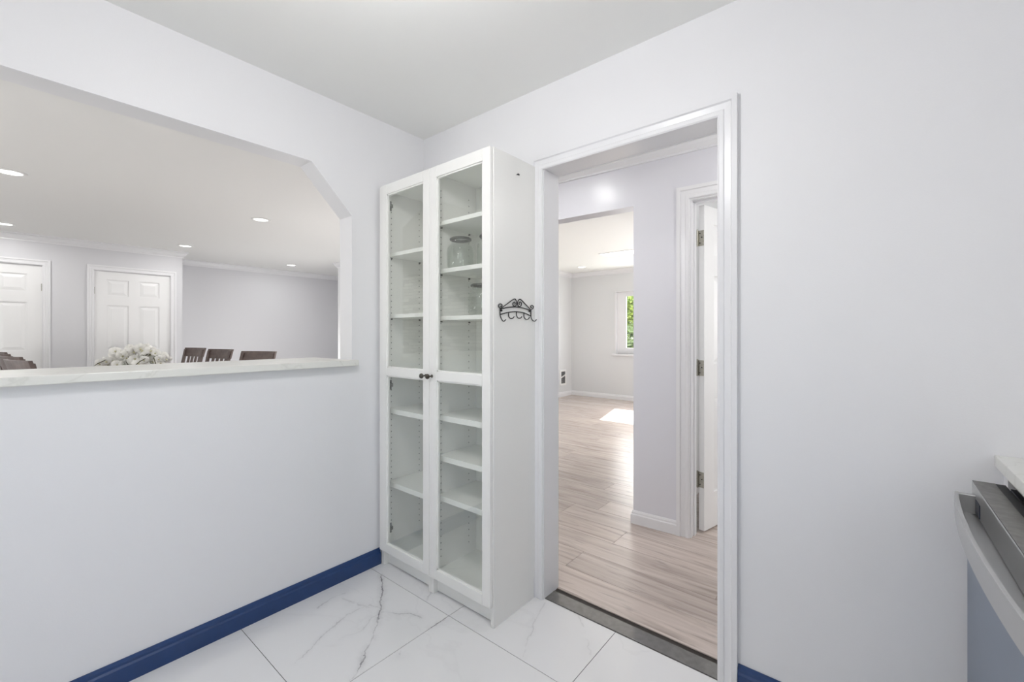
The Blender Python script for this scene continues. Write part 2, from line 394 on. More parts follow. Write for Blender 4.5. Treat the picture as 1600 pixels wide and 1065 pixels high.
struct(MB().box(.87, .985, -2.3, -1.55, 0, KZ).box(.87, .985, -.35, DY, 0, KZ).box(.87, .985, -1.55, -.35, 0, 1.10).box(.87, .985, -1.55, -.35, 2.0, KZ), 'wall_right', 'wall')
mb = MB().box(WB, .985, -2.42, -2.3, 0, KZ)
struct(mb, 'wall_front', 'wall')
struct(MB().box(WX, .87, -2.3, DY, KZ, KZ+.1), 'ceiling', 'ceil')
# unseen kitchen window, added to go with the side fill light
wnd = thing('window_1', None, None, (.93, -.95, 1.10), kind='structure')
MB().box(.90, .96, -1.55, -1.49, 1.10, 2.0).box(.90, .96, -.41, -.35, 1.10, 2.0).box(.90, .96, -1.49, -.41, 1.10, 1.16).box(.90, .96, -1.49, -.41, 1.94, 2.0).box(.905, .955, -.97, -.93, 1.16, 1.94).build('window_frame', 'trim', wnd)
MB().box(.928, .932, -1.49, -.97, 1.16, 1.94).build('pane', 'winglass', wnd)
MB().box(.928, .932, -.93, -.41, 1.16, 1.94).build('pane', 'winglass', wnd)
# blue baseboards
B2 = [(d*1.0, h) for d, h in BASE]
struct(MB().sweep([(WX, -2.3), (WX, 1.343)][::-1], B2, lambda a, b, h: (a, b, h)), 'baseboard_left', 'blue')
B3 = [(d, h*1.17) for d, h in BASE]
struct(MB().sweep([(-.349, DY), (.87, DY)][::-1], B3, lambda a, b, h: (a, b, h)), 'baseboard_back', 'blue')
# doorway lining, casing, threshold
mb = MB().box(-1.180, -1.165, DY-.002, DB+.002, 0, 2.008).box(-.4158, -.400, DY-.002, DB+.002, 0, 2.008).box(-1.165, -.4158, DY-.002, DB+.002, 1.994, 2.008)
struct(mb, 'trim_1', 'trim')
cs = thing('trim_2', None, None, (-.8, DY, 0), kind='structure')
MB().sweep([(-1.169, 0), (-1.169, 1.992), (-.4125, 1.992), (-.4125, 0)], CASE, lambda a, b, h: (a, DY-h, b)).build('casing', 'trim', cs)
MB().sweep([(-1.169, 0), (-1.169, 1.992), (-.4125, 1.992), (-.4125, 0)], CASE, lambda a, b, h: (a, DB+h, b)).build('casing', 'trim', cs)
th = thing('trim_3', None, None, (-.8, 1.70, 0), kind='structure')
MB().box(-1.165, -.4158, 1.652, 1.727, -.03, .004).build('sill', 'threshold', th, bevel=.001)
MB().box(-1.165, -.4158, 1.727, 1.752, -.03, .0015).build('gap_strip', 'darkwoodstrip', th)
MB().box(-1.165, -.4158, 1.752, 1.764, -.03, .006).build('edge_strip', 'plank', th, bevel=.001)

# quartz ledge of the pass-through
t = thing('quartz_ledge', 'long white quartz ledge capping the half wall of the octagonal pass-through opening', 'ledge', (-2.2, 0, 1.07))
MB().prism([(-2.42, -1.40), (-1.995, -1.40), (-1.995, 1.199), (-2.034, 1.199), (-2.034, 1.180), (-2.42, 1.180)], 'z', 1.0705, 1.0995).build('slab', 'quartz', t, bevel=.0025)

# ------------------------------------------------------------------ dining room shell
struct(MB().box(-8.3, -4.705, -2.5, 4.6, -.06, 0).box(-4.705, WB, -2.5, 1.762, -.06, 0), 'floor', 'plainfloor')
struct(MB().box(-8.3, WB, -2.5, 1.76, KZ, KZ+.1).box(-8.3, -2.72, 1.76, 3.66, KZ, KZ+.07).box(-8.3, -4.72, 3.66, 4.6, KZ, KZ+.07), 'ceiling', 'ceil')
dx = -7.45
for a_, b_, c_ in ((-2.5, -.395, 0), (-.395, .415, 2.04), (.415, .833, 0), (.833, 1.615, 2.04), (1.615, 1.742, 0)):
    struct(MB().box(dx-.12, dx, a_, b_, c_, KZ), 'wall_dining_doors', 'wall_grey')
struct(MB().box(-8.15, dx-.12, 1.622, 1.742, 0, KZ), 'wall_dining_return', 'wall_grey')
struct(MB().box(-8.27, -8.15, 1.622, 4.6, 0, KZ), 'wall_dining_far', 'wall_grey')
struct(MB().box(-8.15, -6.62, 4.46, 4.6, 0, KZ), 'wall_dining_end', 'wall_grey')
struct(MB().box(-6.62, -4.70, 3.60, 7.72, 0, LZ), 'wall_dining_corner', 'wall_living')
struct(MB().box(-4.70, -2.60, 3.60, 3.72, 0, LZ), 'wall_dining_side', 'wall_living')
struct(MB().box(-2.72, -2.60, 2.56, 3.60, 0, LZ), 'wall_hall_end', 'wall_living')
struct(MB().box(-8.3, WB, -2.62, -2.5, 0, KZ), 'wall_dining_stone', 'stone')
for d0, d1 in ((-.395, .415), (.833, 1.615)):      # closet backs
    struct(MB().box(dx-.5, dx-.12, d0-.05, d1+.05, 2.04, 2.1).box(dx-.5, dx-.4, d0-.05, d1+.05, 0, 2.04), 'wall_closet', 'wall_grey')
cr = struct(MB().sweep([(dx, -2.5), (dx, 1.742), (-8.15, 1.742), (-8.15, 4.46), (-6.62, 4.46)][::-1], CROWN, lambda a, b, h: (a, b, KZ+h)), 'trim_4', 'trim')
struct(MB().sweep([(-2.60, 3.60), (-6.62, 3.60), (-6.62, 4.46)][::-1], [(-d, h) for d, h in CROWN], lambda a, b, h: (a, b, KZ+h)), 'trim_5', 'trim')

# ------------------------------------------------------------------ six-panel doors
ROWS = [(.23, .83), (1.04, 1.60), (1.72, 1.925)]
def door_parts(root, W, H, T=.035, hinge_side=0, n_h=(.25, 1.75), knob=True, basez=.01):
    """door in local coordinates: x 0..W, y 0..T (front face y=0), z basez..H"""
    st = .115; ms = .105; cw = (W-2*st-ms)/2; r = .011
    cols = [(st, st+cw), (st+cw+ms, W-st)]
    mb = MB(); z = [basez] + [q for a in ROWS for q in a] + [H]
    mb.box(0, W, r, T-r, basez, H)
    for y0, y1 in ((0, r), (T-r, T)):
        mb.box(0, st, y0, y1, basez, H).box(W-st, W, y0, y1, basez, H).box(cols[0][1], cols[1][0], y0, y1, basez, H)
        for a, b in ((z[0], z[1]), (z[2], z[3]), (z[4], z[5]), (z[6], z[7])):
            for c0, c1 in cols: mb.box(c0, c1, y0, y1, a, b)
    mb.v = [tuple(Vector(q)+Vector(OFF[root.name])) for q in mb.v]
    mb.build('slab', 'doorw', root)
    for c0, c1 in cols:
        for a, b in ROWS:
            m2 = MB(); e = .012; k = .045
            for ya, yb in ((r, .003), (T-r, T-.003)):
                m2.add([(c0+e, ya, a+e), (c1-e, ya, a+e), (c1-e, ya, b-e), (c0+e, ya, b-e), (c0+k, yb, a+k), (c1-k, yb, a+k), (c1-k, yb, b-k), (c0+k, yb, b-k)],
                       [(4, 5, 6, 7), (0, 1, 5, 4), (1, 2, 6, 5), (2, 3, 7, 6), (3, 0, 4, 7)])
            m2.v = [tuple(Vector(q)+Vector(OFF[root.name])) for q in m2.v]
            m2.build('panel', 'doorw', root)
    if knob:
        kx = W-.07 if hinge_side == 0 else .07
        for sgn, yy in ((-1, 0), (1, T)):
            m3 = MB().lathe((kx, yy, .96), [(.001, 0), (.03, 0), (.03, .006), (.012, .010), (.012, .03), (.026, .040), (.028, .052), (.018, .064), (.001, .066)], 20, axis=(0, sgn, 0))
            m3.v = [tuple(Vector(q)+Vector(OFF[root.name])) for q in m3.v]
            m3.build('knob', 'nickel', root)
def closet(yc0, W, hs, label):
    r = thing('interior_door', label, 'door', (dx-.016, yc0, 0), group=None)
    r.rotation_euler[2] = R(90)          # local x -> world y, local y -> world -x
    door_parts(r, W, 2.028, hinge_side=hs)
    for hz in (.25, 1.78):
        hx = -.006 if hs == 0 else W+.006
        m = MB().cyl((hx, -.008, hz-.045), (hx, -.008, hz+.045), .007, seg=10).box(hx-.012, hx+.012, -.004, .004, hz-.042, hz+.042)
        m.v = [tuple(Vector(q)+Vector(OFF[r.name])) for q in m.v]; m.build('hinge', 'nickel', r)
    return r
closet(.845, .758, 0, 'white six-panel closet door behind the white orchids in the dining room')
closet(-.375, .778, 1, 'white six-panel door at the left edge, behind the cluster of dark chair backs')
for k, (a, b) in enumerate(((-.395, .415), (.833, 1.615))):
    s_ = thing('trim_%d' % (6+k), None, None, (dx, (a+b)/2, 0), kind='structure')
    MB().box(dx-.12, dx+.001, a, a+.012, 0, 2.035).box(dx-.12, dx+.001, b-.012, b, 0, 2.035).box(dx-.12, dx+.001, a+.012, b-.012, 2.030, 2.04).build('jamb', 'trim', s_)
    MB().sweep([(a+.008, 0), (a+.008, 2.034), (b-.008, 2.034), (b-.008, 0)], CASE, lambda p, q, h: (dx+h, p, q)).build('casing', 'trim', s_)

# ------------------------------------------------------------------ hall, living room, bedroom shell
struct(MB().box(-2.72, 1.25, DB, 2.80, HZ, HZ+.15), 'ceiling', 'ceil')
struct(MB().box(-4.70, -2.66, 3.61, 7.72, LZ, LZ+.1).box(-2.66, 1.25, 2.80, 7.72, LZ, LZ+.1), 'ceiling', 'ceil')
struct(MB().box(1.25, 1.37, DB-.1, 7.72, 0, LZ), 'wall_hall_right', 'wall_living')
A3 = R(3.0); HM = Matrix.Translation((-.89, 2.70, 0)) @ Matrix.Rotation(A3, 4, 'Z')
hb = MB()
hb.box(-1.25, -.30, 0, .115, 2.066, LZ).box(-.30, .045, 0, .115, 0, LZ).box(.045, .835, 0, .115, 2.055, LZ).box(.835, 2.2, 0, .115, 0, LZ).box(-1.74, -1.25, 0, .115, 0, LZ)
struct(hb.xf(HM), 'wall_hall', 'wall_semi')
hc = MB().sweep([(-1.25, 0), (2.13, 0)], [(-d, h) for d, h in CROWN], lambda a, b, h: (a, b, HZ+h))
struct(hc.xf(HM), 'trim_8', 'trim')
struct(MB().sweep([(-2.0, DB), (1.25, DB)], CROWN, lambda a, b, h: (a, b, HZ+h)), 'trim_9', 'trim')
bb = MB().sweep([(-.018, 0), (-.30, 0), (-.30, .115)], [(d, h) for d, h in BASE], lambda a, b, h: (a, b, h))
bb = MB().sweep([(-.018, 0), (-.30, 0), (-.30, .115)][::-1], [(-d, h) for d, h in BASE], lambda a, b, h: (a, b, h)) if False else MB().sweep([(-.30, .115), (-.30, 0), (-.018, 0)], [(-d, h) for d, h in BASE], lambda a, b, h: (a, b, h))
struct(bb.xf(HM), 'baseboard_hall', 'trim')
dt = thing('trim_10', None, None, (-.5, 2.72, 0), kind='structure')
MB().sweep([(.052, 0), (.052, 2.046), (.828, 2.046), (.828, 0)], [(d*1.2, h) for d, h in CASE], lambda a, b, h: (a, -h, b)).xf(HM).build('casing', 'trim', dt)
MB().box(.045, .060, -.001, .118, 0, 2.05).box(.820, .835, -.001, .118, 0, 2.05).box(.06, .82, -.001, .118, 2.038, 2.055).box(.060, .070, .045, .080, 0, 2.04).box(.060, .82, .045, .080, 2.028, 2.04).xf(HM).build('jamb', 'trim', dt)
dr = thing('interior_door', 'white six-panel door standing open in the hallway beyond the kitchen doorway', 'door', (-.8245, 2.830, 0))
dr.rotation_euler[2] = R(76.5)
door_parts(dr, .755, 2.03, basez=.012)
# the slab sits on the right of the hinge line: shift local y
for ch in dr.children: ch.location.y -= .036
for hz in (1.827, 1.02, .325):
    m = MB().cyl((-.010, .004, hz-.05), (-.010, .004, hz+.05), .0065, seg=12).cyl((-.010, .004, hz+.05), (-.010, .004, hz+.056), .0045, seg=8)
    m.box(-.0035, .0005, -.034, .004, hz-.048, hz+.048)
    m.v = [tuple(Vector(q)+Vector(OFF[dr.name])) for q in m.v]
    h_ = m.build('hinge', 'nickel', dr, bevel=.001)
    s2 = MB()
    for sy, sz in ((-.010, .030), (-.022, .004), (-.010, -.030)):
        s2.cyl((-.0045, sy, hz+sz), (-.0034, sy, hz+sz), .004, seg=8)
    s2.v = [tuple(Vector(q)+Vector(OFF[dr.name])) for q in s2.v]
    s2.build('screws', 'black', h_)

struct(MB().box(-1.16, -1.04, 2.812, 7.60, 0, LZ), 'wall_bedroom_left', 'wall_living')
struct(MB().sweep([(-1.04, 2.82), (-1.04, 5.9)][::-1], [(-d*1, h) for d, h in BASE] if False else BASE, lambda a, b, h: (a, b, h)), 'baseboard_bedroom', 'trim')
struct(MB().box(-1.04, 1.25, 5.9, 6.0, 0, LZ), 'wall_bedroom_back', 'wall_living')
# living room far wall with window opening
wx0, wx1, wz0, wz1 = -3.735, -2.15, .862, 2.046
mb = MB().box(-4.70, wx0, 7.60, 7.72, 0, LZ).box(wx1, -1.16, 7.60, 7.72, 0, LZ).box(wx0, wx1, 7.60, 7.72, 0, wz0).box(wx0, wx1, 7.60, 7.72, wz1, LZ).box(-1.16, 1.25, 7.60, 7.72, 0, LZ)
struct(mb, 'wall_living_far', 'wall_living')
struct(MB().sweep([(-4.70, 3.72), (-4.70, 7.60), (-1.16, 7.60)], [(-d, h) for d, h in CROWN], lambda a, b, h: (a, b, LZ+h)), 'trim_11', 'trim')
struct(MB().sweep([(-4.70, 3.72), (-4.70, 7.60), (-1.16, 7.60)], [(-d*1.2, h*1.08) for d, h in BASE], lambda a, b, h: (a, b, h)), 'baseboard_living', 'trim')
wn2 = thing('window_2', None, None, (-2.9, 7.66, wz0), kind='structure')
mb = MB()
mb.box(wx0, wx0+.014, 7.592, 7.72, wz0, wz1).box(wx1-.014, wx1, 7.592, 7.72, wz0, wz1).box(wx0, wx1, 7.592, 7.72, wz1-.014, wz1)
mb.build('window_lining', 'trim', wn2)
mb = MB(); a, b, c, d = wx0+.07, wx1-.07, wz0+.05, wz1-.05
mb.box(wx0+.014, wx0+.19, 7.67, 7.71, wz0, wz1-.014).box(wx1-.19, wx1-.014, 7.67, 7.71, wz0, wz1-.014)
mb.box(wx0+.19, wx1-.19, 7.67, 7.71, wz0, wz0+.115).box(wx0+.19, wx1-.19, 7.67, 7.71, wz1-.095, wz1-.014).box(-2.97, -2.91, 7.67, 7.71, wz0+.115, wz1-.095)
mb.build('window_frame', 'trim', wn2, bevel=.004)
MB().box(wx0+.19, -2.97, 7.688, 7.692, wz0+.115, wz1-.095).build('pane', 'winglass', wn2)
MB().box(-2.91, wx1-.19, 7.688, 7.692, wz0+.115, wz1-.095).build('pane', 'winglass', wn2)
MB().box(wx0-.05, wx1+.05, 7.55, 7.67, wz0-.035, wz0).build('window_sill', 'trim', wn2, bevel=.004)

# laminate planks of hall, living room and bedroom
flw = struct(MB().box(-4.70, 1.25, DB+.004, 7.60, -.06, -.008), 'floor', 'plainfloor')
PL, PW = 1.22, .192; shared = {}
row = 0; y = 1.764
while y < 7.6:
    x = -4.70 - random.uniform(.05, 1.1)
    while x < 1.25:
        x0, x1 = max(x, -4.70), min(x+PL, 1.25)
        y1 = min(y+PW, 7.6)
        if x1-x0 > .02 and y1-y > .02:
            if not (x0 > -1.1 and y > 3.9) and not (x0 > .3 and y > 2.9):
                key = (round(x1-x0, 3), round(y1-y, 3))
                if key not in shared:
                    q = MB(); W, D = x1-x0, y1-y; c = .0007
                    q.add([(c, c, -.0006), (W-c, c, -.0006), (W-c, D-c, -.0006), (c, D-c, -.0006), (.0018, .0018, 0), (W-.0018, .0018, 0), (W-.0018, D-.0018, 0), (.0018, D-.0018, 0),
                           (c, c, -.008), (W-c, c, -.008), (W-c, D-c, -.008), (c, D-c, -.008)],
                          [(4, 5, 6, 7), (0, 1, 5, 4), (1, 2, 6, 5), (2, 3, 7, 6), (3, 0, 4, 7), (8, 9, 1, 0), (9, 10, 2, 1), (10, 11, 3, 2), (11, 8, 0, 3), (11, 10, 9, 8)])
                    ob = q.build('plank', 'plank', flw); shared[key] = ob.data; ob.location = (x0, y, 0)
                else:
                    ob = bpy.data.objects.new('plank', shared[key]); COL.objects.link(ob); ob.parent = flw; ob.location = (x0, y, 0)
        x += PL
    y += PW; row += 1

# outside
struct(MB().box(-14, 6, 7.72, 20, -.25, -.15), 'ground', 'lawn')

# ------------------------------------------------------------------ glass-door bookcases
def bookcase(x0, x1, tops, label, hinge_left, dl, dr_):
    """x0..x1 outer sides, tops of shelves, door from dl to dr_"""
    yF, yB, H = 1.346, 1.641, 2.013; T = .018
    t = thing('glass_door_bookcase', label, 'bookcase', ((x0+x1)/2, 1.5, 0), group='bookcases in the corner')
    for a, b in ((x0, x0+T), (x1-T, x1)):
        MB().prism([(yF, 0), (yB-.016, 0), (yB-.016, .088), (yB-.010, .098), (yB, .104), (yB, H), (yF, H)], 'x', a, b).build('side_panel', 'melamine', t, bevel=.0007)
    MB().box(x0+T, x1-T, yF+.002, yB-.006, H-T, H-.001).build('top_panel', 'melamine_in', t)
    MB().box(x0+T, x1-T, yF+.002, yB-.006, .085, .103).build('bottom_panel', 'melamine_in', t)
    MB().box(x0+T, x1-T, 1.373, 1.389, .004, .084).build('plinth', 'melamine', t)
    MB().box(x0+T, x1-T, yB-.006, yB-.002, .06, H-.002).build('back_panel', 'melamine_in', t)
    for z, th_ in tops:
        MB().box(x0+T+.0008, x1-T-.0008, 1.372, yB-.007, z-th_, z).build('shelf', 'melamine_in', t, bevel=.001)
    ph = MB()
    zz = .16
    while zz < 1.93:
        if all(not (z-th_-.006 < zz < z+.006) for z, th_ in tops):
            for yy in (1.392, 1.580):
                ph.cyl((x0+T-.001, yy, zz), (x0+T+.0006, yy, zz), .0026, seg=6, smooth=False)
                ph.cyl((x1-T+.001, yy, zz), (x1-T-.0006, yy, zz), .0026, seg=6, smooth=False)
        zz += .032
    ph.build('pin_holes', 'hole', t, kind='stuff')
    for z, th_ in tops:
        for yy in (1.392, 1.580):
            for xx, sg in ((x0+T, 1), (x1-T, -1)): MB().cyl((xx-.001*sg, yy, z-th_-.005), (xx+.008*sg, yy, z-th_-.005), .004, seg=8).build('shelf_pin', 'lid', t)
    # door
    zb, zt = .087, 2.012; y0, y1 = 1.327, 1.3445
    sl, sr = dl+.058, dr_-.045 if not hinge_left else dr_-.045
    if hinge_left: sl = dl+.062
    else: sl = dl+.050
    mb = MB().box(dl, sl, y0, y1, zb, zt).box(sr, dr_, y0, y1, zb, zt)
    for a, b in ((zb, .134), (1.014, 1.056), (1.960, zt)): mb.box(sl, sr, y0, y1, a, b)
    d = mb.build('door', 'melamine', t, bevel=.0022)
    for a, b in ((.134, 1.014), (1.056, 1.960)):
        bead = MB()
        for q in ((sl, sl+.006, a, b), (sr-.006, sr, a, b)): bead.box(q[0], q[1], y0+.006, y1, q[2], q[3])
        for q in ((sl, sr, a, a+.006), (sl, sr, b-.006, b)): bead.box(q[0], q[1], y0+.006, y1, q[2], q[3])
        bead.build('glazing_bead', 'melamine', d)
        MB().box(sl+.002, sr-.002, y0+.009, y0+.0125, a+.002, b-.002).build('glass_pane', 'glass', d)
    kx = (dr_-.022) if hinge_left else (dl+.020)
    MB().lathe((kx, y0+.0005, 1.033), [(.0001, 0), (.0075, 0), (.0075, .003), (.0035, .006), (.0035, .017), (.007, .020), (.0115, .024), (.0125, .029), (.010, .034), (.0001, .036)], 20, axis=(0, -1, 0)).build('knob', 'bronze', d)
    for hz in (1.921, .956, .185):
        xx = x0+T if hinge_left else x1-T; sg = 1 if hinge_left else -1
        m = MB().box(xx, xx+sg*.012, 1.349, 1.395, hz-.009, hz+.009).box(xx, xx+sg*.003, 1.368, 1.392, hz-.026, hz+.026)
        m.cyl((xx+sg*.010, 1.362, hz-.016), (xx+sg*.010, 1.362, hz+.016), .008, seg=10).box(xx+sg*.008, xx+sg*.024, 1.3447, 1.358, hz-.02, hz+.02)
        m.build('hinge', 'hingegrey', d, bevel=.001)
    return t
bookcase(-2.016, -1.6135, [(1.663, .02), (1.336, .02), (1.040, .022), (.832, .026), (.441, .026)],
         'tall white glass-door bookcase with empty shelves, in the corner beside the pass-through wall', True, -2.011, -1.6055)
bookcase(-1.6125, -1.210, [(1.766, .02), (1.539, .02), (1.315, .02), (1.040, .022), (.845, .026), (.653, .026), (.463, .026)],
         'tall white glass-door bookcase holding glass jars, next to the doorway', False, -1.6035, -1.2155)

# jars
def jar(loc, r, h, label):
    t = thing('glass_jar', label, 'jar', loc, group='glass jars in the bookcase')
    x, y, z = loc; z += .0005
    k = r/.065; hh = h/.155
    prof = [(.001, .003), (.050, .002), (.058, .004), (.064, .014), (.065, .035), (.065, .085), (.063, .102), (.054, .116), (.047, .123), (.0455, .129), (.048, .134), (.048, .139)]
    inn = [(a-.003, max(b, .007)) for a, b in prof[::-1] if a > .004] + [(.001, .008)]
    MB().lathe((x, y, z), [(a*k, b*hh) for a, b in prof+inn], 40).build('jar_body', 'jar', t)
    MB().lathe((x, y, z), [(.040*k, .141*hh), (.050*k, .1395*hh), (.052*k, .142*hh), (.052*k, .1475*hh), (.049*k, .150*hh), (.044*k, .1525*hh), (.044*k, .150*hh), (.040*k, .141*hh)], 40).build('lid_rim', 'lid', t)
    MB().lathe((x, y, z), [(.0005, .149*hh), (.044*k, .149*hh), (.044*k, .152*hh), (.030*k, .157*hh), (.0005, .159*hh)], 32).build('lid', 'jar', t)
    return t
jar((-1.519, 1.450, 1.539), .0655, .155, 'squat clear glass jar with dark rim, in full view on the upper jar shelf')
jar((-1.372, 1.500, 1.539), .0640, .158, 'clear glass jar half hidden behind the door frame, right of the squat jar')
jar((-1.395, 1.470, 1.315), .0680, .150, 'clear glass jar with a dark rim on the shelf below the other two jars')

# wrought iron hook rack on the bookcase side
HK = {
'top': [(1.3810, 1.3350), (1.4310, 1.3450), (1.4870, 1.3500), (1.5450, 1.3470), (1.5980, 1.3380)],
'low': [(1.3830, 1.3130), (1.4310, 1.3230), (1.4870, 1.3290), (1.5450, 1.3260), (1.5980, 1.3130)],
'scL': [(1.3850, 1.3380), (1.3730, 1.3440), (1.3730, 1.3540), (1.3840, 1.3580), (1.3940, 1.3540), (1.3900, 1.3460), (1.3830, 1.3475)],
'scR': [(1.5950, 1.3410), (1.6130, 1.3490), (1.6170, 1.3590), (1.6040, 1.3630), (1.5950, 1.3570), (1.6020, 1.3500)],
'gL': [(1.3880, 1.3400), (1.4310, 1.3620), (1.4750, 1.3840), (1.4880, 1.3790), (1.4920, 1.3650), (1.4830, 1.3530), (1.4690, 1.3550), (1.4660, 1.3640), (1.4750, 1.3710), (1.4830, 1.3660), (1.4790, 1.3610)],
'gR': [(1.5940, 1.3440), (1.5570, 1.3650), (1.5210, 1.3850), (1.5040, 1.3790), (1.4980, 1.3650), (1.5080, 1.3530), (1.5230, 1.3570), (1.5270, 1.3680), (1.5170, 1.3740), (1.5090, 1.3680), (1.5130, 1.3620)]}
HOOKS = [[(1.3810, 1.3350), (1.3810, 1.3130), (1.3810, 1.3030), (1.3850, 1.2900), (1.3970, 1.2840), (1.4080, 1.2920)],
 [(1.5980, 1.3400), (1.5980, 1.3100), (1.6040, 1.2950), (1.6170, 1.2900), (1.6290, 1.2980)],
 [(1.4380, 1.3240), (1.4380, 1.3070), (1.4460, 1.2980), (1.4590, 1.3000), (1.4640, 1.3070)],
 [(1.4920, 1.3280), (1.4920, 1.3120), (1.5000, 1.3010), (1.5140, 1.3020), (1.5180, 1.3090)],
 [(1.5450, 1.3250), (1.5450, 1.3080), (1.5550, 1.2970), (1.5690, 1.2990), (1.5740, 1.3080)]]
t = thing('hook_rack', 'small black wrought-iron scroll hook rack screwed to the side of the right bookcase', 'hook rack', (-1.2075, 1.5, 1.33))
hx = -1.2066
m = MB()
for k in ('top', 'low'):
    m.tube([(hx, a, b) for a, b in smoothpath([Vector(q) for q in HK[k]])] if False else [(hx, q[0], q[1]) for q in smoothpath([Vector((a, b, 0)) for a, b in HK[k]])], .0022, 8)
m.build('band', 'iron', t)
for k in ('scL', 'scR', 'gL', 'gR'):
    MB().tube([(hx, q[0], q[1]) for q in smoothpath([Vector((a, b, 0)) for a, b in HK[k]], 6)], .0021, 8).build('scroll', 'iron', t)
for hkp in HOOKS:
    n_ = len(hkp); P = [Vector((hx + (0 if i < 2 else .003 if i == 2 else .007 if i < n_-1 else .009), a, b)) for i, (a, b) in enumerate(hkp)]
    MB().tube(smoothpath(P, 6), .0021, 8).build('hook', 'iron', t)
for a, b in ((1.390, 1.330), (1.587, 1.336)):
    MB().cyl((-1.2098, a, b), (-1.2045, a, b), .0045, seg=12).build('screw', 'iron', t)
t = thing('wall_screw', 'tiny dark screw near the top of the right bookcase side', 'screw', (-1.209, 1.504, 1.939))
MB().cyl((-1.2098, 1.497, 1.9375), (-1.203, 1.497, 1.9375), .0022, seg=8).cyl((-1.203, 1.497, 1.9375), (-1.2015, 1.497, 1.9375), .0042, seg=10).build('screw_head', 'black', t)
MB().cyl((-1.2098, 1.512, 1.942), (-1.2085, 1.512, 1.942), .0040, seg=10).build('plug', 'black', t)

# ------------------------------------------------------------------ kitchen counter and dishwasher at the right edge
t = thing('countertop', 'white countertop corner meeting the wall above the dishwasher', 'countertop', (.5, .5, .885))
MB().box(.246, .868, -1.9, 1.644, .8905, .9195).build('slab', 'quartz', t, bevel=.002)
MB().box(.252, .868, -1.9, 1.644, .884, .8904).build('underside_strip', 'melamine', t)
t = thing('dishwasher', 'stainless dishwasher with a bowed bar handle under the white countertop', 'dishwasher', (.22, 1.28, 0))
y0, y1 = .84, 1.583
MB().box(.262, .84, y0+.01, y1-.01, .05, .855).build('tub', 'black', t)
MB().box(.262, .270, y0-.02, y1+.02, .868, .882).build('mounting_strip', 'nickel', t)
MB().box(.262, .84, y0+.01, y1-.01, 0, .05).build('toe_kick', 'black', t)
MB().box(.190, .256, y0, y1, .10, .79).build('door_panel', 'steelfront', t, bevel=.004)
MB().box(.1905, .2555, y0+.002, y1-.002, .7901, .7906).build('door_top', 'steel', t)
d = MB().box(.198, .248, y0, y1, .791, .858).build('control_panel', 'steel', t, bevel=.003)
MB().prism([(y0, .8585), (y1, .8585), (y1, .8605), (y0, .8605)], 'x', .199, .238).build('top_strip', 'steeltop', d)
MB().box(.2385, .2550, y0+.002, y1-.002, .852, .8603).build('seal', 'black', d)
# bowed handle: front strap, end brackets
hn = MB(); N = 28; ya, yb = y1-.045, y0+.045; pts = []
for i in range(N+1):
    u = i/N; yy = ya+(yb-ya)*u; xx = .163 - .016*math.sin(math.pi*u)**.8
    pts.append((xx, yy))
for i in range(N):
    (xa, ya_), (xb, yb_) = pts[i], pts[i+1]
    z0, z1 = .790, .838
    hn.add([(xa, ya_, z0), (xb, yb_, z0), (xb, yb_, z1), (xa, ya_, z1), (xa+.007, ya_, z0), (xb+.007, yb_, z0), (xb+.007, yb_, z1), (xa+.007, ya_, z1)],
           [(0, 1, 2, 3), (7, 6, 5, 4), (3, 2, 6, 7), (0, 4, 5, 1)] + ([(0, 3, 7, 4)] if i == 0 else []) + ([(1, 5, 6, 2)] if i == N-1 else []), False)
h = hn.build('handle', 'steel', t)
pk = MB()
for i in range(N):
    (xa, ya_), (xb, yb_) = pts[i], pts[i+1]
    pk.add([(xa+.007, ya_, .791), (xb+.007, yb_, .791), (.1905, yb_, .791), (.1905, ya_, .791), (xa+.007, ya_, .7935), (xb+.007, yb_, .7935), (.1905, yb_, .7935), (.1905, ya_, .7935)], [(0, 1, 2, 3), (7, 6, 5, 4)])
pk.build('handle_scoop', 'steel', h)
for yy in (ya, yb):
    MB().box(.166, .199, yy-.013, yy+.001, .792, .837).build('bracket', 'steel', h, bevel=.0015)
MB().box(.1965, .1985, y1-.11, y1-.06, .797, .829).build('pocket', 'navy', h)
# base cabinets further along, out of frame
t = thing('base_cabinet', 'white base cabinet further along the counter, beyond the right edge', 'cabinet', (.55, -.4, 0))
MB().box(.275, .84, -1.9, .825, .10, .883).box(.32, .84, -1.9, .825, 0, .10).build('body', 'melamine', t)
for k in range(5):
    ya = -1.88+k*.54
    dd = MB().box(.255, .275, ya, ya+.53, .115, .875).build('door', 'melamine', t, bevel=.002)
    MB().cyl((.235, ya+.5, .70), (.235, ya+.5, .82), .005, seg=8).box(.235, .256, ya+.497, ya+.503, .705, .711).box(.235, .256, ya+.497, ya+.503, .809, .815).build('handle', 'nickel', dd)
# filler behind the dishwasher end
struct(MB().box(.262, .84, 1.60, 1.644, 0, .882), 'trim_12', 'wall')

# kitchen ceiling lamp (above the camera)
t = thing('flush_ceiling_lamp', 'round white flush lamp on the kitchen ceiling above the frame', 'lamp', (-.80, .56, 2.38))
MB().lathe((-.80, .56, 2.38), [(.001, 0), (.15, 0), (.15, -.03), (.135, -.035), (.13, -.03), (.001, -.03)], 40).build('lamp_base', 'trim', t)
MB().lathe((-.80, .56, 2.38), [(.13, -.031), (.125, -.05), (.09, -.066), (.04, -.072), (.001, -.073)], 40).build('diffuser', 'diffuser', t)

